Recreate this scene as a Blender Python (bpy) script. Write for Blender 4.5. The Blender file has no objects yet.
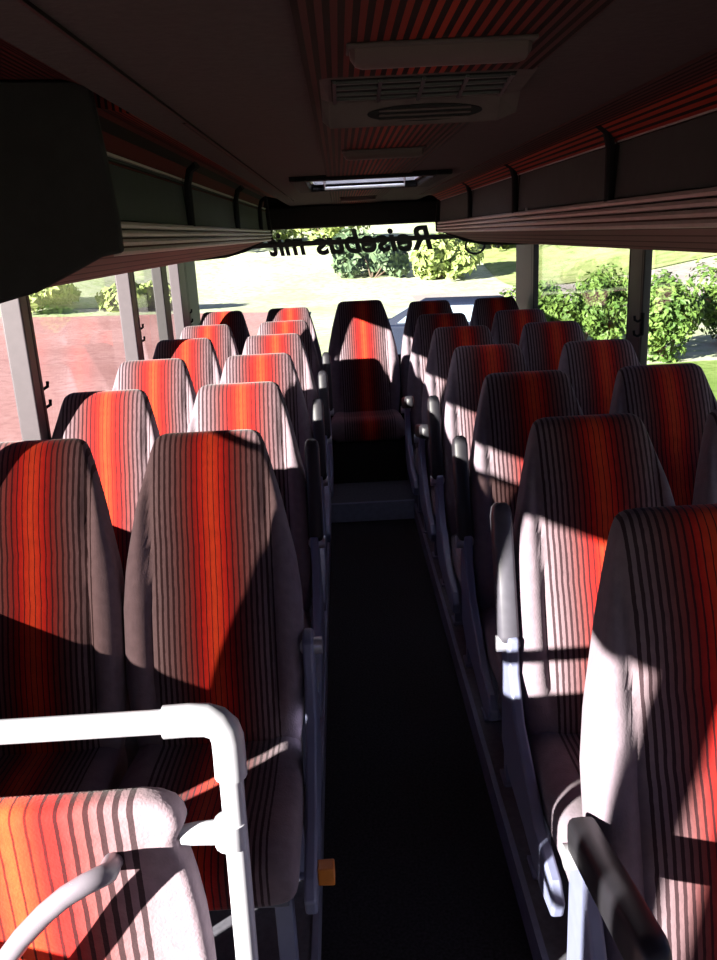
import bpy, bmesh, math, random
from mathutils import Vector, Matrix
random.seed(7)
SC = bpy.context.scene
COL = SC.collection

# ------------------------------------------------------------------ camera
F_PX, PITCH, YAW, ROLL = 825.0, .2903, .0092, .0504
CAM = Vector((-.124, 0, 1.748))
cd = bpy.data.cameras.new('camera')
cam = bpy.data.objects.new('camera', cd)
COL.objects.link(cam)
cd.sensor_fit = 'HORIZONTAL'
cd.sensor_width = 36
cd.lens = F_PX / 717 * 36
cd.clip_start = .02
_f = Vector((math.sin(YAW) * math.cos(PITCH), math.cos(YAW) * math.cos(PITCH), -math.sin(PITCH)))
_r = Vector((math.cos(YAW), -math.sin(YAW), 0))
_u = _r.cross(_f)
_rc = _r * math.cos(ROLL) - _u * math.sin(ROLL)
_uc = _r * math.sin(ROLL) + _u * math.cos(ROLL)
cam.matrix_world = Matrix(((_rc.x, _uc.x, -_f.x, CAM.x), (_rc.y, _uc.y, -_f.y, CAM.y),
                           (_rc.z, _uc.z, -_f.z, CAM.z), (0, 0, 0, 1)))
SC.camera = cam

# ------------------------------------------------------------------ light
SUN_DIR = Vector((1.0, .83, -.395))
SUN_POWER = 36.0
SKY_POWER = .62
SKY_COLOR = (.42, .50, 1.0, 1)
SC.view_settings.view_transform = 'Standard'
SC.view_settings.look = 'None'
SC.view_settings.gamma = 1
SC.view_settings.use_curve_mapping = False
SC.view_settings.exposure = 0.0
w = bpy.data.worlds.new('world')
SC.world = w
w.use_nodes = True
w.node_tree.nodes['Background'].inputs[0].default_value = SKY_COLOR
w.node_tree.nodes['Background'].inputs[1].default_value = SKY_POWER
sd = bpy.data.lights.new('sun', 'SUN')
sd.energy = SUN_POWER
sd.angle = math.radians(.6)
sd.color = (1.0, .93, .86)
so = bpy.data.objects.new('sun', sd)
COL.objects.link(so)
so.location = (-12, -8, 8)
so.rotation_euler = SUN_DIR.to_track_quat('-Z', 'Y').to_euler()


# ------------------------------------------------------------------ materials
def new_mat(name):
    m = bpy.data.materials.new(name)
    m.use_nodes = True
    nt = m.node_tree
    b = nt.nodes['Principled BSDF']
    return m, nt, b


def nd(nt, t, **k):
    n = nt.nodes.new(t)
    for a, v in k.items():
        setattr(n, a, v)
    return n


def math_n(nt, op, a, b=None, c=None):
    n = nd(nt, 'ShaderNodeMath', operation=op)
    for i, v in enumerate((a, b, c)):
        if v is None:
            continue
        if isinstance(v, (int, float)):
            n.inputs[i].default_value = v
        else:
            nt.links.new(v, n.inputs[i])
    return n.outputs[0]


def mix_n(nt, fac, a, b, mode='MIX'):
    n = nd(nt, 'ShaderNodeMix', data_type='RGBA', blend_type=mode)
    if isinstance(fac, (int, float)):
        n.inputs[0].default_value = fac
    else:
        nt.links.new(fac, n.inputs[0])
    for i, v in ((6, a), (7, b)):
        if isinstance(v, tuple):
            n.inputs[i].default_value = (*v[:3], 1)
        else:
            nt.links.new(v, n.inputs[i])
    return n.outputs[2]


def ramp_n(nt, fac, stops, interp='LINEAR'):
    n = nd(nt, 'ShaderNodeValToRGB')
    n.color_ramp.interpolation = interp
    e = n.color_ramp.elements
    while len(e) < len(stops):
        e.new(.5)
    for i, (p, c) in enumerate(stops):
        e[i].position = p
        e[i].color = (*c, 1)
    nt.links.new(fac, n.inputs[0])
    return n.outputs[0]


def plain(name, col, rough=.6, metal=0, noise=.12, scale=30, bump=0, spec=.5):
    m, nt, b = new_mat(name)
    tc = nd(nt, 'ShaderNodeTexCoord')
    nz = nd(nt, 'ShaderNodeTexNoise')
    nz.inputs['Scale'].default_value = scale
    nz.inputs['Detail'].default_value = 4
    nt.links.new(tc.outputs['Object'], nz.inputs['Vector'])
    c = ramp_n(nt, nz.outputs[0], [(.3, tuple(x * (1 - noise) for x in col)), (.7, tuple(min(1, x * (1 + noise)) for x in col))])
    nt.links.new(c, b.inputs['Base Color'])
    b.inputs['Roughness'].default_value = rough
    b.inputs['Metallic'].default_value = metal
    b.inputs['Specular IOR Level'].default_value = spec
    if bump:
        bp = nd(nt, 'ShaderNodeBump')
        bp.inputs['Strength'].default_value = bump
        bp.inputs['Distance'].default_value = .005
        nt.links.new(nz.outputs[0], bp.inputs['Height'])
        nt.links.new(bp.outputs[0], b.inputs['Normal'])
    return m


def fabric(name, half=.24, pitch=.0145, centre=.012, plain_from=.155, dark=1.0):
    """plush with vertical woven stripes: red to orange in the middle, lilac grey outside"""
    m, nt, b = new_mat(name)
    tc = nd(nt, 'ShaderNodeTexCoord')
    sp = nd(nt, 'ShaderNodeSeparateXYZ')
    nt.links.new(tc.outputs['Object'], sp.inputs[0])
    x = sp.outputs[0]
    nz = nd(nt, 'ShaderNodeTexNoise')
    nz.inputs['Scale'].default_value = 45
    nz.inputs['Detail'].default_value = 5
    nt.links.new(tc.outputs['Object'], nz.inputs['Vector'])
    wob = math_n(nt, 'MULTIPLY', math_n(nt, 'SUBTRACT', nz.outputs[0], .5), .003)
    xx = math_n(nt, 'ADD', x, wob)
    a = math_n(nt, 'DIVIDE', math_n(nt, 'ABSOLUTE', math_n(nt, 'SUBTRACT', xx, centre)), half)
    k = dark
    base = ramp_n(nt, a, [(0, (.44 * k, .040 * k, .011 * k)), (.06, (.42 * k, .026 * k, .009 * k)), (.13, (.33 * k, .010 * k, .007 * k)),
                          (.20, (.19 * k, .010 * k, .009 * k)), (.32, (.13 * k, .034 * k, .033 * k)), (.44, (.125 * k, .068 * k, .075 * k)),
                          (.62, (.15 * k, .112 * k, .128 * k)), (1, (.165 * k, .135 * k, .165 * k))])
    fr = math_n(nt, 'FRACT', math_n(nt, 'DIVIDE', math_n(nt, 'ADD', xx, 5.0), pitch))
    duty = math_n(nt, 'ADD', math_n(nt, 'MULTIPLY', math_n(nt, 'MINIMUM', a, .42), .75), .13)
    line = math_n(nt, 'LESS_THAN', fr, duty)
    inside = math_n(nt, 'LESS_THAN', a, plain_from / half)
    mask = math_n(nt, 'MULTIPLY', math_n(nt, 'MULTIPLY', line, inside), .86)
    c = mix_n(nt, mask, base, (.014, .004, .006))
    v = math_n(nt, 'MULTIPLY_ADD', nz.outputs[0], .5, .75)
    cc = nd(nt, 'ShaderNodeCombineColor')
    for i in range(3):
        nt.links.new(v, cc.inputs[i])
    c = mix_n(nt, 1.0, c, cc.outputs[0], 'MULTIPLY')
    nt.links.new(c, b.inputs['Base Color'])
    b.inputs['Roughness'].default_value = .92
    b.inputs['Specular IOR Level'].default_value = .15
    b.inputs['Sheen Weight'].default_value = .12
    b.inputs['Sheen Roughness'].default_value = .45
    bp = nd(nt, 'ShaderNodeBump')
    bp.inputs['Strength'].default_value = .25
    bp.inputs['Distance'].default_value = .004
    n2 = nd(nt, 'ShaderNodeTexNoise')
    n2.inputs['Scale'].default_value = 220
    nt.links.new(tc.outputs['Object'], n2.inputs['Vector'])
    nt.links.new(n2.outputs[0], bp.inputs['Height'])
    nt.links.new(bp.outputs[0], b.inputs['Normal'])
    return m


def ribbed(name, stops, half, pitch, line=(.006, .003, .003), duty=.45, cx=0.0, axis=0, mirror=True, off=0.0):
    """striped trim cloth running along the bus; colour ramp across the axis"""
    m, nt, b = new_mat(name)
    tc = nd(nt, 'ShaderNodeTexCoord')
    sp = nd(nt, 'ShaderNodeSeparateXYZ')
    nt.links.new(tc.outputs['Object'], sp.inputs[0])
    x = math_n(nt, 'SUBTRACT', sp.outputs[axis], cx)
    a = math_n(nt, 'DIVIDE', math_n(nt, 'SUBTRACT', math_n(nt, 'ABSOLUTE', x), off), half)
    base = ramp_n(nt, a, stops)
    fr = math_n(nt, 'FRACT', math_n(nt, 'DIVIDE', math_n(nt, 'ADD', x, 5.0), pitch))
    c = mix_n(nt, math_n(nt, 'LESS_THAN', fr, duty), base, line)
    nt.links.new(c, b.inputs['Base Color'])
    b.inputs['Roughness'].default_value = .9
    b.inputs['Specular IOR Level'].default_value = .1
    bp = nd(nt, 'ShaderNodeBump')
    bp.inputs['Strength'].default_value = .6
    bp.inputs['Distance'].default_value = .004
    nt.links.new(math_n(nt, 'PINGPONG', fr, .5), bp.inputs['Height'])
    nt.links.new(bp.outputs[0], b.inputs['Normal'])
    return m


def glass(name, tint=(.97, .98, .97), refl=.6):
    m = bpy.data.materials.new(name)
    m.use_nodes = True
    nt = m.node_tree
    nt.nodes.clear()
    out = nd(nt, 'ShaderNodeOutputMaterial')
    tr = nd(nt, 'ShaderNodeBsdfTransparent')
    nz = nd(nt, 'ShaderNodeTexNoise')
    nz.inputs['Scale'].default_value = 3
    tc = nd(nt, 'ShaderNodeTexCoord')
    nt.links.new(tc.outputs['Object'], nz.inputs['Vector'])
    c = ramp_n(nt, nz.outputs[0], [(.3, tuple(.97 * t for t in tint)), (.7, tint)])
    nt.links.new(c, tr.inputs[0])
    gl = nd(nt, 'ShaderNodeBsdfGlossy')
    gl.inputs['Roughness'].default_value = .01
    gl.inputs['Color'].default_value = (refl, refl, refl, 1)
    fr = nd(nt, 'ShaderNodeFresnel')
    ge = nd(nt, 'ShaderNodeNewGeometry')
    nt.links.new(math_n(nt, 'MULTIPLY_ADD', ge.outputs['Backfacing'], 1 / 1.4 - 1.4, 1.4), fr.inputs[0])
    mx = nd(nt, 'ShaderNodeMixShader')
    nt.links.new(fr.outputs[0], mx.inputs[0])
    nt.links.new(tr.outputs[0], mx.inputs[1])
    nt.links.new(gl.outputs[0], mx.inputs[2])
    nt.links.new(mx.outputs[0], out.inputs[0])
    return m


def leaf_mat(name, c1, c2):
    m, nt, b = new_mat(name)
    tc = nd(nt, 'ShaderNodeTexCoord')
    nz = nd(nt, 'ShaderNodeTexNoise')
    nz.inputs['Scale'].default_value = 2.5
    nz.inputs['Detail'].default_value = 5
    nt.links.new(tc.outputs['Object'], nz.inputs['Vector'])
    c = ramp_n(nt, nz.outputs[0], [(.35, c1), (.65, c2)])
    nt.links.new(c, b.inputs['Base Color'])
    b.inputs['Roughness'].default_value = .55
    b.inputs['Specular IOR Level'].default_value = .3
    return m


def ground_mat(name, c1, c2, c3, s1=.25, s2=3.0):
    m, nt, b = new_mat(name)
    tc = nd(nt, 'ShaderNodeTexCoord')
    n1 = nd(nt, 'ShaderNodeTexNoise')
    n1.inputs['Scale'].default_value = s1
    n1.inputs['Detail'].default_value = 6
    n2 = nd(nt, 'ShaderNodeTexNoise')
    n2.inputs['Scale'].default_value = s2
    n2.inputs['Detail'].default_value = 6
    nt.links.new(tc.outputs['Object'], n1.inputs['Vector'])
    nt.links.new(tc.outputs['Object'], n2.inputs['Vector'])
    a = ramp_n(nt, n1.outputs[0], [(.38, c1), (.62, c2)])
    f = ramp_n(nt, n2.outputs[0], [(.45, (0, 0, 0)), (.68, (.8, .8, .8))])
    c = mix_n(nt, f, a, c3)
    nt.links.new(c, b.inputs['Base Color'])
    b.inputs['Roughness'].default_value = .95
    b.inputs['Specular IOR Level'].default_value = .1
    return m


M = {}
M['fabric'] = fabric('striped_plush')
M['fabric_panel'] = fabric('striped_panel_plush_sunlit', half=.34, pitch=.021, plain_from=.185, dark=1.75)  # seat plush with its colour lifted to stand in for strong sun
M['shell'] = plain('grey_plastic', (.10, .105, .14), .45)
M['side'] = plain('blue_grey_metal', (.15, .165, .26), .38, noise=.06)
M['arm'] = plain('dark_armrest_vinyl', (.013, .012, .016), .5)
M['arm_grey'] = plain('grey_armrest_plastic', (.065, .062, .078), .45)
M['steel'] = plain('dull_steel', (.5, .5, .54), .35, .6)
M['black'] = plain('black_plastic', (.010, .010, .011), .9, spec=.08)
M['white_paint'] = plain('white_painted_tube', (.40, .40, .44), .32, noise=.04)
M['lilac_paint'] = plain('grey_painted_tube', (.17, .15, .18), .35, noise=.05)
M['amber'] = plain('amber_plastic', (.55, .17, .02), .4)
M['carpet'] = plain('black_carpet', (.022, .021, .026), .95, noise=.5, scale=120, bump=.5, spec=.1)
M['platform'] = plain('platform_covering', (.09, .09, .11), .8, noise=.2, scale=60)
M['riser'] = plain('step_edge_metal', (.16, .17, .26), .5)
M['ceiling'] = plain('dark_ceiling_cloth', (.035, .027, .028), .95, noise=.1, scale=80, bump=.2, spec=.1)
M['dark_trim'] = plain('dark_vinyl_trim', (.010, .009, .010), .8, noise=.2, spec=.2)
M['bin'] = plain('dark_green_vinyl', (.014, .017, .017), .75, noise=.15, spec=.25)
M['pillar'] = plain('mauve_grey_pillar', (.06, .048, .055), .6, noise=.06)
M['pillar_dark'] = plain('dark_window_rubber', (.02, .017, .018), .6)
M['wall'] = plain('wall_cloth', (.10, .08, .085), .9)
M['centre'] = ribbed('red_ribbed_ceiling', [(0, (.17, .016, .008)), (.35, (.10, .010, .007)), (.75, (.045, .010, .010)), (1, (.035, .012, .012))], .155, .0145, duty=.5)
M['cove'] = ribbed('red_ribbed_cove', [(0, (.040, .018, .018)), (.40, (.05, .010, .010)), (.55, (.17, .018, .008)), (.85, (.15, .014, .008)), (1, (.06, .008, .008))], .16, .0125, off=.38, duty=.42)
M['under'] = ribbed('brown_slatted_trim', [(0, (.13, .075, .07)), (1, (.15, .085, .075))], .7, .052, line=(.05, .025, .022), duty=.18)
M['rail'] = plain('ribbed_rail_trim', (.22, .18, .17), .5, noise=.1)
M['glass'] = glass('window_glass')
M['glass_tint'] = glass('sun_dimming_glass', (.40, .355, .33))  # made-up tint for an unseen pane, dims sun on the first left seats
M['lamp'] = plain('lamp_diffuser', (.05, .033, .033), .6, noise=.05, spec=.2)
M['chrome'] = plain('polished_metal', (.7, .68, .68), .2, .9)
M['vent'] = plain('vent_plastic', (.05, .038, .039), .85, spec=.1)
M['letter'] = plain('black_vinyl_letter', (.012, .012, .014), .5)
M['car'] = plain('blue_grey_car_paint', (.010, .015, .032), .6, spec=.15, noise=.03)
M['car_glass'] = plain('car_window_glass', (.20, .26, .32), .15, noise=.03)
M['tyre'] = plain('tyre_rubber', (.015, .015, .015), .8)
M['grass'] = ground_mat('pale_meadow_grass', (.40, .45, .27), (.50, .52, .39), (.28, .36, .16))
M['lawn'] = ground_mat('fresh_lawn', (.17, .27, .06), (.24, .33, .10), (.12, .20, .04), .5, 6)
M['yard'] = ground_mat('red_paved_yard', (.38, .20, .185), (.44, .25, .235), (.30, .15, .14), .4, 5)
M['road'] = ground_mat('pale_gravel_road', (.32, .28, .27), (.38, .35, .33), (.27, .25, .21), .4, 4)
M['bank'] = ground_mat('grassy_bank', (.24, .29, .11), (.31, .33, .16), (.14, .21, .055), .2, 1.5)
M['ivy'] = leaf_mat('ivy_leaf', (.045, .10, .018), (.12, .20, .04))
M['shrub'] = leaf_mat('shrub_leaf', (.15, .22, .06), (.28, .33, .10))
M['dark_leaf'] = leaf_mat('dark_shrub_leaf', (.05, .09, .045), (.11, .16, .08))
M['bark'] = plain('bark', (.10, .07, .05), .9)
m, nt, b = new_mat('frosted_hatch')
M['hatch'] = m
nt.nodes.clear()
_o = nd(nt, 'ShaderNodeOutputMaterial')
_t = nd(nt, 'ShaderNodeBsdfTranslucent')
_t.inputs[0].default_value = (.85, .88, .95, 1)
nt.links.new(_t.outputs[0], _o.inputs[0])


# ------------------------------------------------------------------ mesh helpers
class MB:
    def __init__(s):
        s.v, s.f, s.m = [], [], []

    def add(s, vs, fs, mi=0):
        o = len(s.v)
        s.v += [tuple(p) for p in vs]
        s.f += [tuple(i + o for i in f) for f in fs]
        s.m += [mi] * len(fs)
        return s

    def box(s, x0, x1, y0, y1, z0, z1, mi=0):
        vs = [(x, y, z) for x in (x0, x1) for y in (y0, y1) for z in (z0, z1)]
        return s.add(vs, [(0, 1, 3, 2), (4, 6, 7, 5), (0, 4, 5, 1), (2, 3, 7, 6), (0, 2, 6, 4), (1, 5, 7, 3)], mi)

    def loft(s, rings, mi=0, cap=True):
        n = len(rings[0])
        vs = [p for r in rings for p in r]
        fs = []
        for k in range(len(rings) - 1):
            for i in range(n):
                j = (i + 1) % n
                fs.append((k * n + i, k * n + j, (k + 1) * n + j, (k + 1) * n + i))
        if cap:
            fs.append(tuple(reversed(range(n))))
            fs.append(tuple(range((len(rings) - 1) * n, len(rings) * n)))
        return s.add(vs, fs, mi)

    def tube(s, pts, r, n=14, mi=0):
        pts = [Vector(p) for p in pts]
        rr = r if isinstance(r, (list, tuple)) else [r] * len(pts)
        rings = []
        up = None
        for i, p in enumerate(pts):
            t = (pts[min(i + 1, len(pts) - 1)] - pts[max(i - 1, 0)]).normalized()
            if up is None:
                up = Vector((0, 0, 1)) if abs(t.z) < .9 else Vector((1, 0, 0))
            a = (up - t * up.dot(t)).normalized()
            up = a
            b_ = t.cross(a)
            rings.append([p + (a * math.cos(q) + b_ * math.sin(q)) * rr[i] for q in (2 * math.pi * k / n for k in range(n))])
        return s.loft(rings, mi)

    def prism(s, poly, axis, t0, t1, mi=0):
        """poly: 2D outline; axis: which axis it is extruded along"""
        def P(a, b_, t):
            return {'x': (t, a, b_), 'y': (a, t, b_), 'z': (a, b_, t)}[axis]
        return s.loft([[P(a, b_, t0) for a, b_ in poly], [P(a, b_, t1) for a, b_ in poly]], mi)

    def build(s, name, mat, parent=None, bevel=0, smooth=35, loc=None, seg=2):
        me = bpy.data.meshes.new(name)
        me.from_pydata(s.v, [], s.f)
        for m_ in (mat if isinstance(mat, (list, tuple)) else [mat]):
            me.materials.append(m_)
        me.polygons.foreach_set('material_index', s.m)
        bm = bmesh.new()
        bm.from_mesh(me)
        bmesh.ops.recalc_face_normals(bm, faces=bm.faces)
        bm.to_mesh(me)
        bm.free()
        if smooth:
            me.polygons.foreach_set('use_smooth', [True] * len(me.polygons))
            me.set_sharp_from_angle(angle=math.radians(smooth))
        o = bpy.data.objects.new(name, me)
        COL.objects.link(o)
        if parent:
            o.parent = parent
        if loc:
            o.location = loc
        if bevel:
            b_ = o.modifiers.new('bevel', 'BEVEL')
            b_.width = bevel
            b_.segments = seg
            b_.limit_method = 'ANGLE'
            b_.angle_limit = math.radians(40)
        return o


def tag(o, label=None, cat=None, group=None, kind=None):
    for k, v in (('label', label), ('category', cat), ('group', group), ('kind', kind)):
        if v:
            o[k] = v
    return o


def thing(name, label, cat, loc=(0, 0, 0), group=None):
    o = bpy.data.objects.new(name, None)
    COL.objects.link(o)
    o.location = loc
    o.empty_display_size = .1
    return tag(o, label, cat, group)


def struct(o):
    o['kind'] = 'structure'
    return o


def copy_tree(o, parent=None):
    c = o.copy()
    COL.objects.link(c)
    if parent:
        c.parent = parent
    for ch in [q for q in bpy.data.objects if q.parent == o]:
        copy_tree(ch, c)
    return c


def lerp_tab(tab, z):
    for (z0, a), (z1, b_) in zip(tab, tab[1:]):
        if z <= z1:
            t = max(0, (z - z0) / (z1 - z0))
            return a + (b_ - a) * t
    return tab[-1][1]


def sstep(a, b_, x):
    t = max(0, min(1, (x - a) / (b_ - a)))
    return t * t * (3 - 2 * t)


# ------------------------------------------------------------------ bus shell
WX, WT = 1.225, .05           # wall inner face, thickness
Y0, Y1 = -1.7, 6.45
ZP = .09                      # seat platform
ZC = 1.958                    # ceiling
AX = .268                     # half aisle
b = MB()
b.box(-AX, AX, Y0, 4.95, -.06, 0, 0)
b.box(-AX, AX, 4.95, Y1, -.06, .115, 1)
b.box(-AX, AX, 4.935, 4.965, 0, .12, 2)
b.box(AX, WX, Y0, Y1, -.06, ZP, 1)
b.box(-WX, -AX, .93, Y1, -.06, ZP, 1)
b.box(-WX, -AX, Y0, -.35, -.06, ZP, 1)
b.box(-WX - .05, -AX, -.35, .93, -.5, -.42, 1)
b.box(-AX - .02, -AX, -.35, .93, -.42, 0, 2)
b.box(AX - .004, AX + .012, Y0, 4.95, 0, ZP + .006, 2)
b.box(-AX - .012, -AX + .004, .93, 4.95, 0, ZP + .006, 2)
struct(b.build('floor', [M['carpet'], M['platform'], M['riser']]))

# ceiling: three strips round the roof hatch
HX0, HX1, HY0, HY1 = -.235, .25, 3.28, 4.02
b = MB()
zt = ZC + .05
b.box(-.46, .46, Y0, HY0, ZC, zt)
b.box(-.46, .46, HY1, Y1, ZC, zt)
b.box(-.46, HX0, HY0, HY1, ZC, zt)
b.box(HX1, .46, HY0, HY1, ZC, zt)
b.box(-WX - WT, -.46, Y0, Y1, 2.09, 2.12)
b.box(.46, WX + WT, Y0, Y1, zt, zt + .03)
b.box(-.47, -.46, 1.66, Y1, zt - .02, 2.09)
struct(b.build('ceiling', M['ceiling'], smooth=0))
b = MB()
b.box(-.157, .157, Y0, HY0 - .02, ZC - .006, ZC + .001)
b.box(-.157, .157, HY1 + .03, 6.2, ZC - .006, ZC + .001)
struct(b.build('trim_1', M['centre'], smooth=0))
for i, sgn in ((2, -1), (3, 1)):
    b = MB()
    b.prism([(sgn * .385, ZC - .004), (sgn * .385, ZC + .004), (sgn * .60, ZC + .004), (sgn * .60, 1.895), (sgn * .54, 1.895), (sgn * .485, ZC - .02), (sgn * .465, ZC - .008)] if sgn > 0 else
            [(-.385, ZC - .004), (-.385, ZC + .004), (-.47, 2.0), (-.56, 2.02), (-.66, 2.02), (-.66, 1.90), (-.555, 1.90), (-.57, 1.925), (-.555, 1.992), (-.47, 1.972)], 'y', Y0 if sgn > 0 else 1.65, 5.35)
    struct(b.build('trim_%d' % i, M['cove'], smooth=0))
b = MB()
b.prism([(-.385, ZC - .004), (-.50, 2.0), (-.60, 2.035), (-WX, 2.06), (-WX, 2.085), (-.60, 2.06), (-.50, 2.03), (-.385, ZC + .01)], 'y', Y0, 1.655)
struct(b.build('trim_4', M['cove'], smooth=0))

SILL = .90
WTOP = 1.66
b = MB()
b.box(WX, WX + WT, Y0, Y1, -.5, SILL)
b.box(WX, WX + WT, Y0, Y1, WTOP, 2.12)
struct(b.build('wall_right', M['wall'], smooth=0))
DY0, DY1 = -.35, .78
b = MB()
b.box(-WX - WT, -WX, 1.40, Y1, -.5, SILL)
b.box(-WX - WT, -WX, DY1, .90, -.5, 1.55)
b.box(-WX - WT, -WX, .965, 1.03, -.5, 1.55)  # unseen gaps left beside this piece to throw sun streaks
b.box(-WX - WT, -WX, 1.11, 1.28, -.5, 1.55)
b.box(-WX - WT, -WX, 1.28, 1.40, -.5, SILL)
b.box(-WX - WT, -WX, DY1, 1.28, .96, 1.55)
b.box(-WX - WT, -WX, DY1, 1.28, .47, .72)  # unseen strip across the gaps, added to keep sun off the aisle
b.box(-WX - WT, -WX, DY1, 1.40, -.5, .0)
b.box(-WX - WT, -WX, Y0, DY0, -.5, SILL)
b.box(-WX - WT, -WX, Y0, Y1, WTOP, 2.12)
struct(b.build('wall_left', M['wall'], smooth=0))
b = MB()
b.box(-WX - WT, WX + WT, Y1, Y1 + .06, -.5, .82)
b.box(-WX - WT, WX + WT, Y1, Y1 + .06, 1.80, 2.12)
struct(b.build('wall_rear', M['dark_trim'], smooth=0))
b = MB()
b.box(-WX - WT, WX + WT, Y0 - .06, Y0, -.5, .75)
b.box(-WX - WT, WX + WT, Y0 - .06, Y0, 1.72, 2.12)
struct(b.build('wall_front', M['dark_trim'], smooth=0))
# bulkhead above the rear window and headlining beside it
b = MB()
b.box(-.66, .66, 6.22, 6.44, 1.80, 1.955)
b.box(-WX, -.66, 5.42, 6.44, 1.72, 1.99)
b.box(.66, WX, 5.42, 6.44, 1.72, 1.99)
struct(b.build('trim_5', M['dark_trim'], bevel=.015))


def pillar(n, x, y0, y1, rub0, rub1, mat='pillar', z0=SILL, z1=WTOP, depth=.012):
    """window post: trim face with a rubber edge on either side"""
    s = 1 if x > 0 else -1
    b = MB()
    a, c = sorted((x - s * depth, x + s * .026))
    b.box(a, c, y0, y1, z0, z1, 0)
    if rub1 > 0:
        b.box(min(a, c), max(a, c), y1, y1 + rub1, z0, z1, 1)
    if rub0 > 0:
        b.box(min(a, c), max(a, c), y0 - rub0, y0, z0, z1, 1)
    return struct(b.build('trim_%d' % n, [M[mat], M['pillar_dark']], bevel=.006))


pillar(6, -WX, 2.79, 2.855, 0, .03, depth=.045)
pillar(7, -WX, 4.27, 4.36, 0, .03, depth=.045)
pillar(8, -WX, 5.10, 5.24, .0, .02, 'pillar_dark', depth=.035)
pillar(9, -WX, 5.62, 5.84, 0, .03, depth=.04)
pillar(10, -WX, 6.04, 6.45, .03, 0, 'pillar_dark')
pillar(11, -WX, 1.97, 2.01, .0, .0, 'pillar_dark')
pillar(12, -WX, .74, .80, .0, .0, z0=1.5)
pillar(13, -WX, -.42, -.34, .02, .02, z0=-.3)
pillar(14, WX, 3.74, 3.90, .02, .02, 'pillar_dark')
pillar(15, WX, 5.92, 6.45, .06, 0, 'pillar_dark')
pillar(16, WX, 2.0, 2.14, .02, .02, 'pillar_dark')
pillar(17, WX, .3, .42, .02, .02, 'pillar_dark')
pillar(18, WX, -1.7, -1.45, 0, .02, 'pillar_dark')
pillar(19, -WX, -1.7, -1.45, 0, .02, 'pillar_dark')

n_win = [0]


def side_window(x, ya, yb, z0=SILL, z1=WTOP, mat='glass', low=.025, lap=.01):
    n_win[0] += 1
    s = 1 if x > 0 else -1
    g = MB().box(x + s * .018, x + s * .023, ya - lap, yb + lap, z0 - lap, z1 + lap).build('window_%d' % n_win[0], M[mat], smooth=0)
    struct(g)
    f = MB()
    xa, xb = sorted((x - s * .006, x + s * .03))
    f.box(xa, xb, ya, yb, z0, z0 + low).box(xa, xb, ya, yb, z1 - .006, z1)
    f.build('window_frame', M['pillar_dark'], g, bevel=.004)
    return g


# left side, front to rear
side_window(-WX, 1.28, 1.97, SILL, 1.555, 'glass_tint', low=.01, lap=0)  # unseen pane, tint added to dim the nearest left seats
side_window(-WX, .80, 1.97, 1.555, WTOP, low=.004, lap=0)  # unseen clear strip, opened to let sun through to the right seats
for ya, yb in ((2.01, 2.79), (2.885, 4.27), (4.39, 5.10), (5.26, 5.62), (5.87, 6.01), (-1.43, -.44)):
    side_window(-WX, ya, yb)
for ya, yb in ((3.89, 5.86), (2.16, 3.67), (.44, 1.98), (-1.43, .28)):
    side_window(WX, ya, yb)
# windscreen
n_win[0] += 1
g = struct(MB().box(-WX, WX, Y0 - .035, Y0 - .03, .74, 1.73).build('window_%d' % n_win[0], M['glass'], smooth=0))
f = MB()
for x in (-1.2, 0, 1.2):
    f.box(x - .03, x + .03, Y0 - .05, Y0 - .01, .75, 1.72)
f.build('window_frame', M['pillar_dark'], g)
# rear window with its crossbar and the lettering stuck on the glass
n_win[0] += 1
g = struct(MB().box(-WX, WX, 6.465, 6.470, .80, 1.82).build('window_%d' % n_win[0], M['glass'], smooth=0))
MB().box(-1.21, 1.21, 6.43, 6.455, 1.675, 1.712).build('window_frame', M['pillar_dark'], g, bevel=.005)


def word(txt, xr, xl, z0, cap_h, name='lettering', shear=.22):
    """reads correctly from outside, so mirrored from the seats; spans xr..xl"""
    cu = bpy.data.curves.new(name, 'FONT')
    cu.body = txt
    cu.size = 1
    cu.shear = shear
    cu.offset = .03
    cu.extrude = .004
    t = bpy.data.objects.new('tmp', cu)
    COL.objects.link(t)
    bpy.context.view_layer.update()
    me = bpy.data.meshes.new_from_object(t.evaluated_get(bpy.context.evaluated_depsgraph_get()))
    bpy.data.objects.remove(t)
    xs = [v.co.x for v in me.vertices]
    x0, x1 = min(xs), max(xs)
    kx = (xr - xl) / (x1 - x0)
    kz = cap_h / .69
    for v in me.vertices:
        x, y, z = v.co
        v.co = (xr - (x - x0) * kx, 6.461 + z * .3, z0 + y * kz)
    me.update()
    me.materials.clear()
    me.materials.append(M['letter'])
    o = bpy.data.objects.new(name, me)
    COL.objects.link(o)
    o.parent = g
    return o


tag(word('Reisebus', .585, -.305, 1.612, .165), 'long word in black italic letters, mirrored')
tag(word('mit', -.375, -.66, 1.618, .165), 'short word in black italic letters, mirrored')
ring = MB()
ring.tube([(.905 + .072 * math.cos(a), 6.459, 1.615 + .058 * math.sin(a)) for a in [math.pi * 2 * k / 28 for k in range(29)]], .0085, 8)
ring.build('sticker', M['letter'], g)

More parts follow.
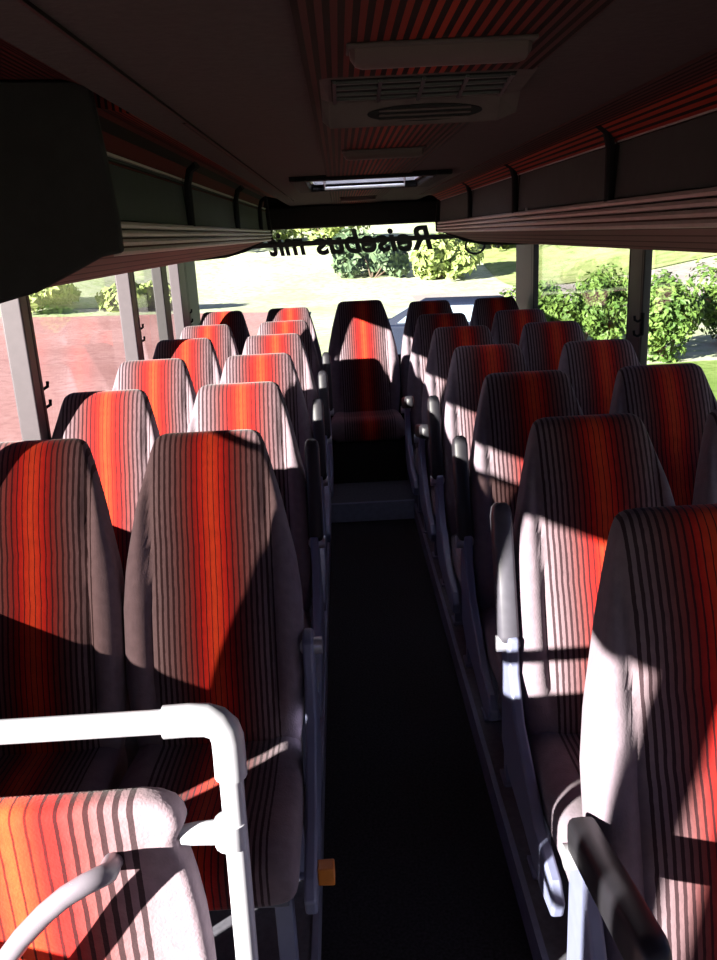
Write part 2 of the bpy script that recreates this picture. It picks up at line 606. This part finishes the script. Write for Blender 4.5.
# entrance door on the left, glazed low
dr = struct(thing('door_1', None, None, (-WX - .02, .5, 0)))
b = MB()
for y, hw in ((DY0 + .03, .03), (-.165, .045), (DY1 - .03, .03)):
    b.box(-.02, .02, y - .5 - hw, y - .5 + hw, -.42, WTOP)
b.box(-.02, .02, DY0 - .5, DY1 - .5, -.42, -.34)
b.box(-.02, .02, DY0 - .5, DY1 - .5, .46, .52)
b.build('door_frame', M['pillar_dark'], dr, bevel=.006)
MB().box(-.003, .003, DY0 - .5, DY1 - .5, -.36, WTOP).build('pane', M['glass'], dr, smooth=0)
MB().tube([(.045, -.35, .95), (.06, -.35, .95), (.06, .25, .95), (.045, .25, .95)], .014).build('door_handle', M['lilac_paint'], dr)


# ------------------------------------------------------------------ overhead racks
def rack(s, xi, y0, y1, lab, straps):
    r = thing('luggage_rack', lab, 'luggage rack', (s * xi, y0, 1.74), 'overhead luggage racks')
    L = y1 - y0
    d = WX - xi - .005

    def X(x):
        return s * x
    prof = [(0, 0), (.02, -.004), (.24, -.075), (d * .72, -.10), (d, -.11), (d, -.085), (.25, -.05), (.03, .02), (0, .02)]
    b = MB().prism([(X(x), z) for x, z in prof], 'y', 0, L)
    b.build('underside', M['under'], r, smooth=0)
    b = MB()
    for k in range(4):                                   # rounded ribbed front rail
        z0 = -.012 + k * .0165
        b.prism([(X(.012), z0), (X(-.006 + .003 * abs(k - 1.5)), z0 + .002), (X(-.009 + .003 * abs(k - 1.5)), z0 + .008), (X(-.006 + .003 * abs(k - 1.5)), z0 + .014), (X(.012), z0 + .0158)], 'y', .004, L - .003)
    b.build('front_rail', M['rail'], r)
    n = max(1, round(L / 1.07))
    ys = [0] + [q - y0 for q in straps] + [L]
    for a, c in zip(ys, ys[1:]):
        b = MB().prism([(X(.012), .052), (X(.028), .052), (X(.040), .175), (X(.020), .175)], 'y', a + .008, c - .008)
        f = b.build('flap', M['bin'], r, bevel=.004)
        MB().box(*sorted((X(.016), X(.026))), a + .01, c - .01, .1745, .180).build('edge_strip', M['rail'], f)
    for q in straps:
        b = MB().tube([(X(-.03), q - y0 - .02, .214), (X(-.008), q - y0 - .01, .20), (X(.004), q - y0, .165), (X(.004), q - y0, .05)], .011, 8)
        b.build('strap', M['black'], r)
    cap = [(-.012, -.005), (-.012, .06), (-.004, .15), (.010, .222 if s > 0 else .292), (d, .222 if s > 0 else .31), (d, -.115), (.42, -.106), (.28, -.098), (.16, -.070), (.08, -.035), (.03, -.012)]
    for a, c in ((-.02, 0.0), (L, L + .02)):
        MB().prism([(X(x), z) for x, z in cap], 'y', a, c).build('end_cap', M['dark_trim'], r, bevel=.006)
    MB().prism([(X(d - .02), -.08), (X(d), -.08), (X(d), .2), (X(d - .02), .2)], 'y', 0, L).build('back_board', M['dark_trim'], r)
    return r


rack(-1, .54, 1.63, 5.3, 'dark luggage rack with ribbed rail above the left window seats', [2.5, 3.65, 4.75])
rr = rack(1, .495, -1.5, 5.34, 'dark luggage rack with ribbed rail above the right window seats', [-.2, .93, 1.98, 3.03, 4.06])
bt = MB().tube([(-.006, 0, 0), (.012, 0, 0)], .008, 12).build('white_dot', M['white_paint'], rr, loc=(.014, 2.87 + 1.5, .055))  # small white disc on the front of the right rack

# ------------------------------------------------------------------ ceiling fittings
def lamp(y, lab, w=.104):
    t = thing('ceiling_lamp', lab, 'ceiling lamp', (.004, y, ZC - .006), 'tube lamps on the ceiling')
    rings = []
    for x, k in ((-w, .55), (-w + .006, .9), (-w + .014, 1), (w - .014, 1), (w - .006, .9), (w, .55)):
        rings.append([(x, .021 * k * math.cos(a), -.024 * k * math.sin(a)) for a in [math.pi * q / 9 for q in range(10)]])
    MB().loft(rings).build('lamp_diffuser', M['lamp'], t)
    MB().box(-w - .004, w + .004, -.026, .026, -.005, 0).build('base', M['vent'], t, bevel=.002)
    return t


lamp(1.045, 'brown tube lamp on the ceiling in front of the vent unit, nearest the top')
lamp(2.27, 'brown tube lamp on the red ribbed ceiling between vent unit and hatch')
lamp(5.05, 'dim tube lamp on the ceiling just behind the roof hatch')

t = thing('vent_unit', 'dark ceiling vent unit with slatted front and oval fan opening', 'vent', (.003, 1.23, ZC))
b = MB()
prof = [(0, 0), (.003, -.006), (.115, -.020), (.120, -.023), (.150, -.052), (.156, -.053), (.30, 0)]
b.loft([[(-.142, y, z * .8) for y, z in prof], [(-.130, y, z) for y, z in prof], [(.128, y, z) for y, z in prof], [(.158, y, z * .8) for y, z in prof]])
b.build('housing', M['vent'], t, smooth=0)
b = MB()
b.prism([(.010, -.0075), (.110, -.0200), (.110, -.0215), (.010, -.0090)], 'x', -.126, .130)
gr = b.build('grille', M['black'], t)
b = MB()
for k in range(4):
    y = .014 + k * .026
    z = -.0085 - .125 * (y - .01)
    b.box(-.124, .128, y, y + .007, z - .004, z)
for x in (-.124, -.06, .0, .06, .122):
    b.prism([(.010, -.008), (.110, -.0205), (.110, -.025), (.010, -.0125)], 'x', x, x + .005)
b.build('slats', M['arm'], gr)


def lip(x, q, h=0):
    # point on the sloping lip: q along it, h proud of it
    return (x, .120 + .030 * q - h * .69, -.023 - .029 * q - h * .72)


ov = [(.015 + .088 * math.cos(a), .5 + .36 * math.sin(a)) for a in [2 * math.pi * k / 32 for k in range(32)]]
fo = MB().loft([[lip(x, q, -.002) for x, q in ov], [lip(x, q, .0012) for x, q in ov]]).build('fan_opening', M['black'], t)
b = MB()
for k in range(3):
    q = .3 + k * .2
    b.loft([[lip(x, q, .001), lip(x, q + .07, .001), lip(x, q + .07, .003), lip(x, q, .003)] for x in (-.055, .085)])
b.build('fan_slats', M['vent'], fo)

t = thing('roof_hatch', 'roof hatch with white frosted lid letting daylight in', 'roof hatch', ((HX0 + HX1) / 2, (HY0 + HY1) / 2, ZC))
hx, hy = (HX1 - HX0) / 2, (HY1 - HY0) / 2
b = MB()
for s_ in (-1, 1):
    b.box(*sorted((s_ * hx, s_ * (hx + .06))), -hy - .05, hy + .06, -.018, .012)
    b.box(-hx, hx, *sorted((s_ * hy, s_ * (hy + .06))), -.018, .012)
b.build('frame', M['black'], t, bevel=.005)
b = MB()
for s_ in (-1, 1):
    b.box(*sorted((s_ * hx, s_ * (hx - .012))), -hy, hy, .012, .13)
    b.box(-hx, hx, *sorted((s_ * hy, s_ * (hy - .012))), .012, .13)
b.build('well', M['white_paint'], t)
MB().box(-hx - .03, hx + .03, -hy - .03, hy + .03, .135, .15).build('lid', M['hatch'], t, bevel=.004)
MB().tube([(-.18, hy - .08, .03), (-.18, hy - .06, -.01), (.18, hy - .06, -.01), (.18, hy - .08, .03)], .008, 8).build('handle', M['steel'], t)

for (x, y, z, lab) in ((-WX + .018, 2.90, 1.265, 'small black double coat hook on the nearest left window post'),
                       (-WX + .018, 4.40, 1.31, 'small black coat hook on the second left window post'),
                       (-WX + .018, 5.87, 1.26, 'small black coat hook on the rearmost left window post'),
                       (WX - .018, 3.69, 1.30, 'small black coat hook on the right window post')):
    s_ = 1 if x < 0 else -1
    t = thing('coat_hook', lab, 'coat hook', (x, y, z), 'coat hooks on the window posts')
    MB().box(-.006, .006, -.012, .012, -.05, .05).build('plate', M['black'], t, bevel=.003)
    for dz in (.02, -.045):
        MB().tube([(0, 0, dz), (s_ * .02, 0, dz - .008), (s_ * .034, .0, dz), (s_ * .036, 0, dz + .018)], .006, 8).build('hook', M['black'], t)

# ------------------------------------------------------------------ seats
WTAB = [(.33, .205), (.42, .222), (.56, .237), (.74, .236), (.84, .224), (.99, .191), (1.08, .166), (1.125, .152), (1.146, .143), (1.155, .133), (1.160, .117)]
TTAB = [(.33, .05), (.36, .10), (.45, .125), (.7, .125), (.9, .115), (1.05, .10), (1.11, .09), (1.14, .072), (1.155, .045), (1.160, .02)]


def back_y(z):
    return .185 + (z - .33) * .33 + .05 * sstep(.75, 1.16, z) * (z - .75)


def make_back():
    zs = [.33, .336, .345, .36, .38] + [.38 + .03 * k for k in range(1, 24)] + [1.085, 1.10, 1.115, 1.128, 1.138, 1.146, 1.152, 1.156, 1.160]
    N = 64
    rings = []
    for z in zs:
        w_ = lerp_tab(WTAB, z)
        t_ = lerp_tab(TTAB, z)
        yc = back_y(z)
        ring = []
        for k in range(N):
            a = 2 * math.pi * k / N
            c, s_ = math.cos(a), math.sin(a)
            x = w_ * math.copysign(abs(c) ** .42, c)
            y = t_ / 2 * math.copysign(abs(s_) ** .5, s_)
            if s_ < 0:
                ax = abs(x)
                amp = sstep(.40, .55, z) * (1 - sstep(1.0, 1.12, z))
                y -= .022 * amp * sstep(.150, .19, ax) * (1 - sstep(.205, .235, ax) * .6)
                y += .010 * math.exp(-((ax - .155) / .010) ** 2) * amp
                inner = 1 - sstep(.13, .158, ax)
                y -= .012 * inner * math.exp(-((z - .62) / .12) ** 2)
                y += .012 * (.35 + .65 * inner) * math.exp(-((z - .90) / .010) ** 2)
                y += .010 * inner * math.exp(-((z - .78) / .010) ** 2)
                y -= .008 * inner * math.exp(-((z - 1.0) / .07) ** 2)
            ring.append((x, yc + y, z))
        rings.append(ring)
    return MB().loft(rings)


def make_cushion():
    ys = [-.305, -.302, -.296, -.285, -.265, -.24, -.2, -.15, -.1, -.05, 0, .05, .1, .15, .19, .21]
    N = 48
    rings = []
    for y in ys:
        q = (y + .305)
        rnd = math.sqrt(max(0, 1 - (1 - min(1, q / .055)) ** 2))
        top = .425 + .018 * math.exp(-((y + .2) / .09) ** 2) - .01 * sstep(0, .2, y)
        half = .075 * (.35 + .65 * rnd)
        zc = top - .075 - (1 - rnd) * .012
        w_ = (.228 - .012 * sstep(.0, .2, y)) * (.93 + .07 * rnd)
        ring = []
        for k in range(N):
            a = 2 * math.pi * k / N
            c, s_ = math.cos(a), math.sin(a)
            x = w_ * math.copysign(abs(c) ** .4, c)
            z = half * math.copysign(abs(s_) ** .5, s_)
            if s_ > 0:
                z -= .012 * (1 - sstep(.12, .18, abs(x)))
            ring.append((x, y, zc + z))
        rings.append(ring)
    return MB().loft(rings)


BACK = make_back()
CUSH = make_cushion()


def make_seat(side, arm):
    """side: +1 / -1 for the aisle side (0: no aisle fittings); arm: 'up', 'down' or None"""
    r = thing('bus_seat', 'x', 'bus seat')
    tag(r, group='striped bus seats')
    BACK.build('backrest', M['fabric'], r, smooth=60)
    CUSH.build('cushion', M['fabric'], r, smooth=60)
    b = MB()
    b.box(-.20, .20, -.255, -.215, .255, .29).box(-.20, .20, .12, .16, .255, .29)
    b.box(-.20, -.165, -.24, .15, .26, .285).box(.165, .20, -.24, .15, .26, .285)
    b.build('seat_frame', M['shell'], r, bevel=.004)
    s_ = side or 1
    for y in (-.22, .14):
        x0, x1 = sorted((s_ * .165, s_ * .205))
        MB().box(x0, x1, y - .022, y + .022, 0, .262).box(x0 - .01, x1 + .01, y - .04, y + .04, 0, .012).build('leg', M['side'], r, bevel=.003)
    if side:
        x0, x1 = sorted((side * .234, side * .262))
        poly = [(.30, .30), (.30, .60), (.285, .655), (.245, .665), (.205, .65), (.195, .56), (.13, .46), (-.10, .335), (-.24, .315), (-.275, .28), (-.26, .235), (-.15, .215), (.02, .24), (.2, .25)]
        sp_ = MB().prism(poly, 'x', x0, x1).build('side_panel', M['side'], r, bevel=.007, seg=3)
        MB().tube([(side * .226, .25, .62), (side * .285, .25, .62)], .022, 16).build('pivot', M['steel'], sp_)
    if arm:
        b = MB()
        rings = []
        for q, k in ((-.03, .5), (-.025, .8), (-.012, 1), (.30, 1), (.322, .85), (.332, .5)):
            ring = []
            for n_ in range(16):
                a = 2 * math.pi * n_ / 16
                c, s2 = math.cos(a), math.sin(a)
                ring.append((side * .255 + .026 * k * math.copysign(abs(c) ** .5, c), .035 * k * math.copysign(abs(s2) ** .5, s2), q))
            rings.append(ring)
        o = b.loft(rings).build('armrest', M['arm_grey'] if arm == 'grey' else M['arm'], r, smooth=50)
        o.location = (0, .25, .655)
        o.rotation_euler.x = math.radians(78 if arm == 'down' else -19)
        if arm == 'down':
            o.location = (0, .235, .665)
    return r


def kids(o):
    return [q for q in bpy.data.objects if q.parent == o]


PROTO = {}


def seat(side, arm, x, ytop, label, z=ZP, dy=.455):
    key = (side, arm)
    if key in PROTO:
        r = copy_tree(PROTO[key])
    else:
        r = make_seat(side, arm)
        PROTO[key] = r
    r.location = (x, ytop - dy, z)
    r['label'] = label
    return r


ORD = ['first', 'second', 'third', 'fourth', 'fifth', 'sixth']
LA = [(-.508, 2.175), (-.512, 2.94), (-.51, 3.69), (-.50, 4.45), (-.492, 5.16)]
LW = [(-.982, 2.175), (-.988, 2.92), (-.985, 3.69), (-.978, 4.45), (-.966, 5.14)]
RA = [(.490, 1.365), (.515, 2.13), (.512, 2.87), (.503, 3.61), (.500, 4.38), (.485, 5.12)]
RW = [None, (.992, 2.13), (.989, 2.87), (.980, 3.58), (.977, 4.38), (.962, 5.12)]
l_arm = [None, 'up', 'up', 'up', 'up']
for i, (x, y) in enumerate(LA):
    lab = 'striped aisle seat left of the aisle, %s from the front' % ORD[i]
    if i == 0:
        lab = 'striped aisle seat directly behind the white guard rail, its cushion in view'
    s_ = seat(1, l_arm[i], x, y, lab)
    if i == 0:
        MB().box(.262, .30, -.20, -.165, .255, .30).box(.232, .262, -.205, -.19, .27, .29).build('marker_tag', M['amber'], s_, bevel=.003)['label'] = 'orange plastic tag'
for i, (x, y) in enumerate(LW):
    lab = 'striped window seat on the left, %s row from the front' % ORD[i]
    if i == 0:
        lab = 'striped window seat at the left edge, just behind the upholstered guard panel'
    seat(0, None, x, y, lab)
r_arm = ['down', 'grey', 'up', 'up', 'down', 'down']
for i, (x, y) in enumerate(RA):
    lab = 'striped aisle seat right of the aisle, %s from the front' % ORD[i]
    if i == 0:
        lab = 'striped seat in the right foreground with black armrest folded down'
    if i == 1:
        lab = 'sunlit striped aisle seat on the right with grey armrest raised, second from front'
    seat(-1, r_arm[i], x, y, lab)
for i, q in enumerate(RW):
    if q:
        lab = 'shaded striped window seat on the right, %s row from the front' % ORD[i]
        if i == 1:
            lab = 'striped window seat cut off by the right edge of the picture'
        seat(0, None, q[0], q[1], lab)
for x, y, lab in ((-.998, 6.12, 'rear bench seat beside the left window'), (-.518, 6.14, 'rear bench seat left of the middle one'),
                  (.008, 6.13, 'middle rear bench seat facing down the aisle'), (.515, 6.13, 'rear bench seat right of the middle one'),
                  (.995, 6.12, 'rear bench seat beside the right window')):
    q = seat(0, None, x, y, 'striped ' + lab, z=ZP + (.026 if abs(x) < .1 else 0))
    if abs(x) < .1:
        q.scale.x = 1.1
b = MB().box(-.262, .262, 5.40, 5.42, .116, .40)
struct(b.build('trim_20', M['dark_trim'], bevel=.004))

# ------------------------------------------------------------------ guard rail with upholstered panel
GY = 1.02
t = thing('guard_rail', 'white tubular guard rail with striped upholstered panel and grab handle', 'guard rail', (-.33, GY, ZP))


def G(x, z, y=GY):
    return (x + .33, y - GY, z - ZP)


R_ = .0175
MB().tube([G(-1.2, 1.098), G(-.36, 1.105)], R_, 18).build('top_rail', M['white_paint'], t)
MB().tube([G(-.318, 1.06), G(-.335, ZP + .005)], R_, 18).build('post', M['white_paint'], t)
c_ = [G(-.405, 1.104), G(-.37, 1.105), G(-.345, 1.104), G(-.331, 1.098), G(-.322, 1.088), G(-.318, 1.072), G(-.318, 1.045), G(-.319, 1.012)]
MB().tube(c_, [.0235] * 8, 18).build('elbow', M['white_paint'], t)
cl = MB().tube([G(-.327, .935), G(-.3285, .895)], .0245, 18)
cl.tube([G(-.33, .915), G(-.375, .915), G(-.40, .913)], [.019, .017, .015], 14)
cl.build('clamp', M['white_paint'], t)
MB().box(-.045, .035, -.045, .045, 0, .01).build('foot_plate', M['steel'], t, bevel=.003)
# panel outline (x, z)
out = [(-1.2, .985), (-.70, .985), (-.50, .988), (-.450, .990), (-.425, .986), (-.405, .976), (-.394, .960), (-.391, .944), (-.398, .930), (-.404, .918), (-.400, .905),
       (-.392, .88), (-.385, .84), (-.378, .78), (-.374, .70), (-.374, .2), (-1.2, .2)]
pts = []
for a, c in zip(out, out[1:]):
    pts.append(a)
pts.append(out[-1])
PX = -.655
rings = []
cxm = sum(p[0] for p in pts) / len(pts)


def inset(poly, d):
    n = len(poly)
    res = []
    for i in range(n):
        p0, p1, p2 = Vector(poly[i - 1]), Vector(poly[i]), Vector(poly[(i + 1) % n])
        a, c = (p1 - p0).normalized(), (p2 - p1).normalized()
        n1, n2 = Vector((a.y, -a.x)), Vector((c.y, -c.x))
        m_ = (n1 + n2)
        m_ = m_.normalized() / max(.5, m_.normalized().dot(n1))
        q = p1 + m_ * d
        res.append((q.x, q.y))
    return res


for yy, d in ((-.026, .018), (-.024, .009), (-.017, .002), (-.008, 0), (.008, 0), (.017, .002), (.024, .009), (.026, .018)):
    rings.append([(x - PX, yy, z - ZP) for x, z in inset(pts, d)])
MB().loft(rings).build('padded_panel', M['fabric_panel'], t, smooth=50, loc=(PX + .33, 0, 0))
hd = [(-.497, .895, .995), (-.494, .905, .975), (-.488, .918, .955), (-.485, .926, .938), (-.492, .931, .925), (-.508, .930, .915), (-.535, .918, .908), (-.565, .895, .904),
      (-.60, .86, .902), (-.64, .81, .90), (-.675, .765, .90), (-.70, .72, .905), (-.715, .68, .92), (-.72, .66, .95), (-.72, .655, .995)]
h = MB().tube([G(x, z, y) for x, z, y in hd], .0145, 16)
h.build('grab_handle', M['lilac_paint'], t)['label'] = 'grey bent grab handle'


# ------------------------------------------------------------------ outside
def H(x, y):
    h_ = -1.05
    h_ += 2.6 * sstep(40, 62, y) + 1.8 * sstep(62, 90, y)
    h_ += 1.6 * sstep(9, 22, x) * sstep(8, 20, y)
    h_ += 1.5 * sstep(34, 48, y - x * .4) * sstep(-6, -16, x)
    return h_ + .12 * math.sin(x * .31 + y * .13) * math.sin(y * .23) * sstep(12, 25, math.hypot(x, y))


def terrain(name, x0, x1, y0, y1, n, m_, mat, dz=0):
    b = MB()
    vs = [(x0 + (x1 - x0) * i / n, y0 + (y1 - y0) * j / m_) for j in range(m_ + 1) for i in range(n + 1)]
    b.add([(x, y, H(x, y) + dz) for x, y in vs], [(j * (n + 1) + i, j * (n + 1) + i + 1, (j + 1) * (n + 1) + i + 1, (j + 1) * (n + 1) + i) for j in range(m_) for i in range(n)])
    return struct(b.build(name, mat, smooth=60))


terrain('ground', -70, 70, -50, 95, 70, 72, M['grass'])
terrain('paved_yard', -30, -1.4, -12, 33, 24, 36, M['yard'], .03)
terrain('lawn', 4.6, 16, 5, 16.2, 16, 16, M['lawn'], .02)
terrain('gravel_road', 3, 40, 27, 38, 30, 10, M['road'], .03)
terrain('grass_bank', 8, 60, 38.5, 90, 30, 30, M['bank'], .05)


def shrub(name, label, cat, x, y, w_, h_, n, leaf, mat, group, stem=True, blobs=7, seed=0):
    rnd = random.Random(seed)
    t = thing(name, label, cat, (x, y, H(x, y)), group)
    b = MB()
    bl = []
    for k in range(blobs):
        a = rnd.uniform(0, 2 * math.pi)
        rr_ = rnd.uniform(.1, .8)
        bl.append((w_ / 2 * rr_ * math.cos(a), w_ / 2 * rr_ * math.sin(a), h_ * rnd.uniform(.22, .7), rnd.uniform(.28, .5)))
    for k in range(n):
        cx, cy, cz, q = bl[k % blobs]
        d = Vector((rnd.gauss(0, 1), rnd.gauss(0, 1), rnd.gauss(0, 1))).normalized()
        rad = rnd.uniform(.55, 1.05)
        p = Vector((cx + d.x * q * w_ / 2 * rad * 1.1, cy + d.y * q * w_ / 2 * rad * 1.1, max(.02, cz + d.z * q * h_ * .72 * rad)))
        nn = (d + Vector((rnd.gauss(0, .5), rnd.gauss(0, .5), rnd.gauss(.2, .5)))).normalized()
        u = nn.orthogonal().normalized()
        v = nn.cross(u)
        an = rnd.uniform(0, 6.28)
        u, v = u * math.cos(an) + v * math.sin(an), v * math.cos(an) - u * math.sin(an)
        s_ = leaf * rnd.uniform(.6, 1.3)
        b.add([p - u * s_, p + v * s_ * .55 + nn * s_ * .15, p + u * s_, p - v * s_ * .55 + nn * s_ * .15], [(0, 1, 2, 3)])
    f_ = b.build('foliage', mat, t, smooth=0)
    st = MB()
    for k in range(5):
        cx, cy, cz, q = bl[k]
        st.tube([(cx * .1, cy * .1, -.05), (cx * .5, cy * .5, cz * .5), (cx, cy, cz * 1.05)], [.03 * h_ ** .5, .022 * h_ ** .5, .008], 6)
    st.build('stem', M['bark'], t)
    return t


IV = [(4.5, 20.6, 1.8, 1.5, 'low ivy bush beyond the right windows, nearest the rear corner post'),
      (5.1, 18.4, 1.5, 1.5, 'rounded ivy bush just left of the right window post'),
      (6.4, 16.7, 1.9, 1.8, 'ivy bush just right of the right window post'),
      (8.15, 18.0, 2.0, 2.0, 'tall ivy bush cut off by the right picture edge'),
      (6.6, 21.2, 2.0, 1.6, 'ivy bush standing behind the row beyond the right windows')]
for i, (x, y, w_, h_, lab) in enumerate(IV):
    shrub('ivy_bush', lab, 'bush', x, y, w_, h_, 3600, .075, M['ivy'], 'ivy bushes along the slope', seed=i + 1, blobs=9)
FS = [(-1.0, 58, 7, 3.2, 'pale shrub on the far slope left of the mirrored lettering', 'shrub'),
      (1.6, 46, 3.8, 2.5, 'dark shrub beyond the rear window under the middle of the lettering', 'dark_leaf'),
      (5.0, 45, 4.4, 2.4, 'light green shrub beyond the rear window above the car roof', 'shrub'),
      (9.5, 52, 7, 3.6, 'pale shrub on the far slope behind the right rear corner', 'shrub'),
      (15, 56, 8, 3.6, 'yellow green shrub on the bank left of the right window post', 'shrub'),
      (22, 54, 8, 3.8, 'yellow green shrub on the bank above the nearest right window', 'shrub'),
      (-9, 56, 8, 3.4, 'pale shrub on the far slope beyond the rear left corner', 'shrub'),
      (-8.6, 35.5, 3.6, 1.1, 'green shrub at the end of the yard by the second left post', 'shrub'),
      (-12.6, 35.0, 3.6, 1.25, 'green shrub at the end of the yard in the nearest left window', 'shrub'),
      (-16.6, 35, 3.6, 1.2, 'green shrub at the end of the yard at the left edge', 'shrub')]
for i, (x, y, w_, h_, lab, mt) in enumerate(FS):
    shrub('shrub', lab, 'shrub', x, y, w_, h_, 2200, .24, M[mt], 'shrubs far behind the bus', seed=50 + i, blobs=10)

# parked car
ct = thing('car', 'dark blue hatchback car parked on the grass behind the bus', 'car', (1.75, 17.4, H(1.75, 17.4)))
ct.rotation_euler.z = math.radians(-14)
prof = [(-1.95, .35), (-1.98, .62), (-1.90, .86), (-1.75, .93), (-.85, 1.0), (.0, 1.0), (1.5, .98), (1.93, .95), (1.98, .6), (1.93, .33), (1.55, .22), (-1.55, .22)]
def carsec(poly, k=.82):
    return poly
b = MB()
rings = []
for yv, sx, dz in ((-.82, .97, 0), (-.78, 1, 0), (.78, 1, 0), (.82, .97, 0)):
    rings.append([(x * sx, yv, .22 + (z - .22) * (.97 if abs(yv) > .8 else 1)) for x, z in prof])
b.loft(rings)
b.build('body', M['car'], ct, bevel=.03)
cab_b = [(-.95, .98), (1.93, .94)]
b = MB()
lo = [(-1.0, -.74), (1.9, -.74), (1.9, .74), (-1.0, .74)]
hi = [(-.30, -.58), (1.45, -.60), (1.45, .60), (-.30, .58)]
b.loft([[(x, y, .95) for x, y in lo], [(x * .99, y * .99, 1.0) for x, y in lo], [(x, y, 1.38) for x, y in hi], [(x * .9 + .06, y * .85, 1.425) for x, y in hi]])
b.build('cabin', M['car'], ct, bevel=.03)


def cpanel(a0, a1, b0, b1, name):
    """window pane lying on the sloping cabin side: corners given as points"""
    P = [Vector(q) for q in (a0, a1, b1, b0)]
    nn = (P[1] - P[0]).cross(P[3] - P[0]).normalized()
    cc_ = sum(P, Vector()) / 4
    if nn.dot(cc_ - Vector((.4, 0, 1.1))) < 0:
        nn = -nn
    MB().loft([[p - nn * .01 for p in P], [p + nn * .012 for p in P]]).build(name, M['car_glass'], ct)


for s_ in (-1, 1):
    cpanel((-.62, s_ * .735, 1.03), (.35, s_ * .737, 1.03), (-.2, s_ * .612, 1.34), (.35, s_ * .612, 1.34), 'side_window')
    cpanel((.45, s_ * .737, 1.03), (1.55, s_ * .737, 1.03), (.45, s_ * .612, 1.34), (1.33, s_ * .615, 1.34), 'side_window')
cpanel((-.90, -.66, 1.03), (-.90, .66, 1.03), (-.36, -.54, 1.345), (-.36, .54, 1.345), 'windscreen')
cpanel((1.84, -.62, 1.03), (1.84, .62, 1.03), (1.50, -.54, 1.34), (1.50, .54, 1.34), 'rear_window')
for x in (-1.25, 1.25):
    for y in (-.74, .74):
        wl = MB().tube([(x, y - .09, .30), (x, y - .07, .30), (x, y + .07, .30), (x, y + .09, .30)], [.26, .30, .30, .26], 24).build('wheel', M['tyre'], ct)
        s_ = 1 if y > 0 else -1
        MB().tube([(x, y + s_ * .08, .30), (x, y + s_ * .10, .30)], .17, 20).build('hubcap', M['steel'], wl)
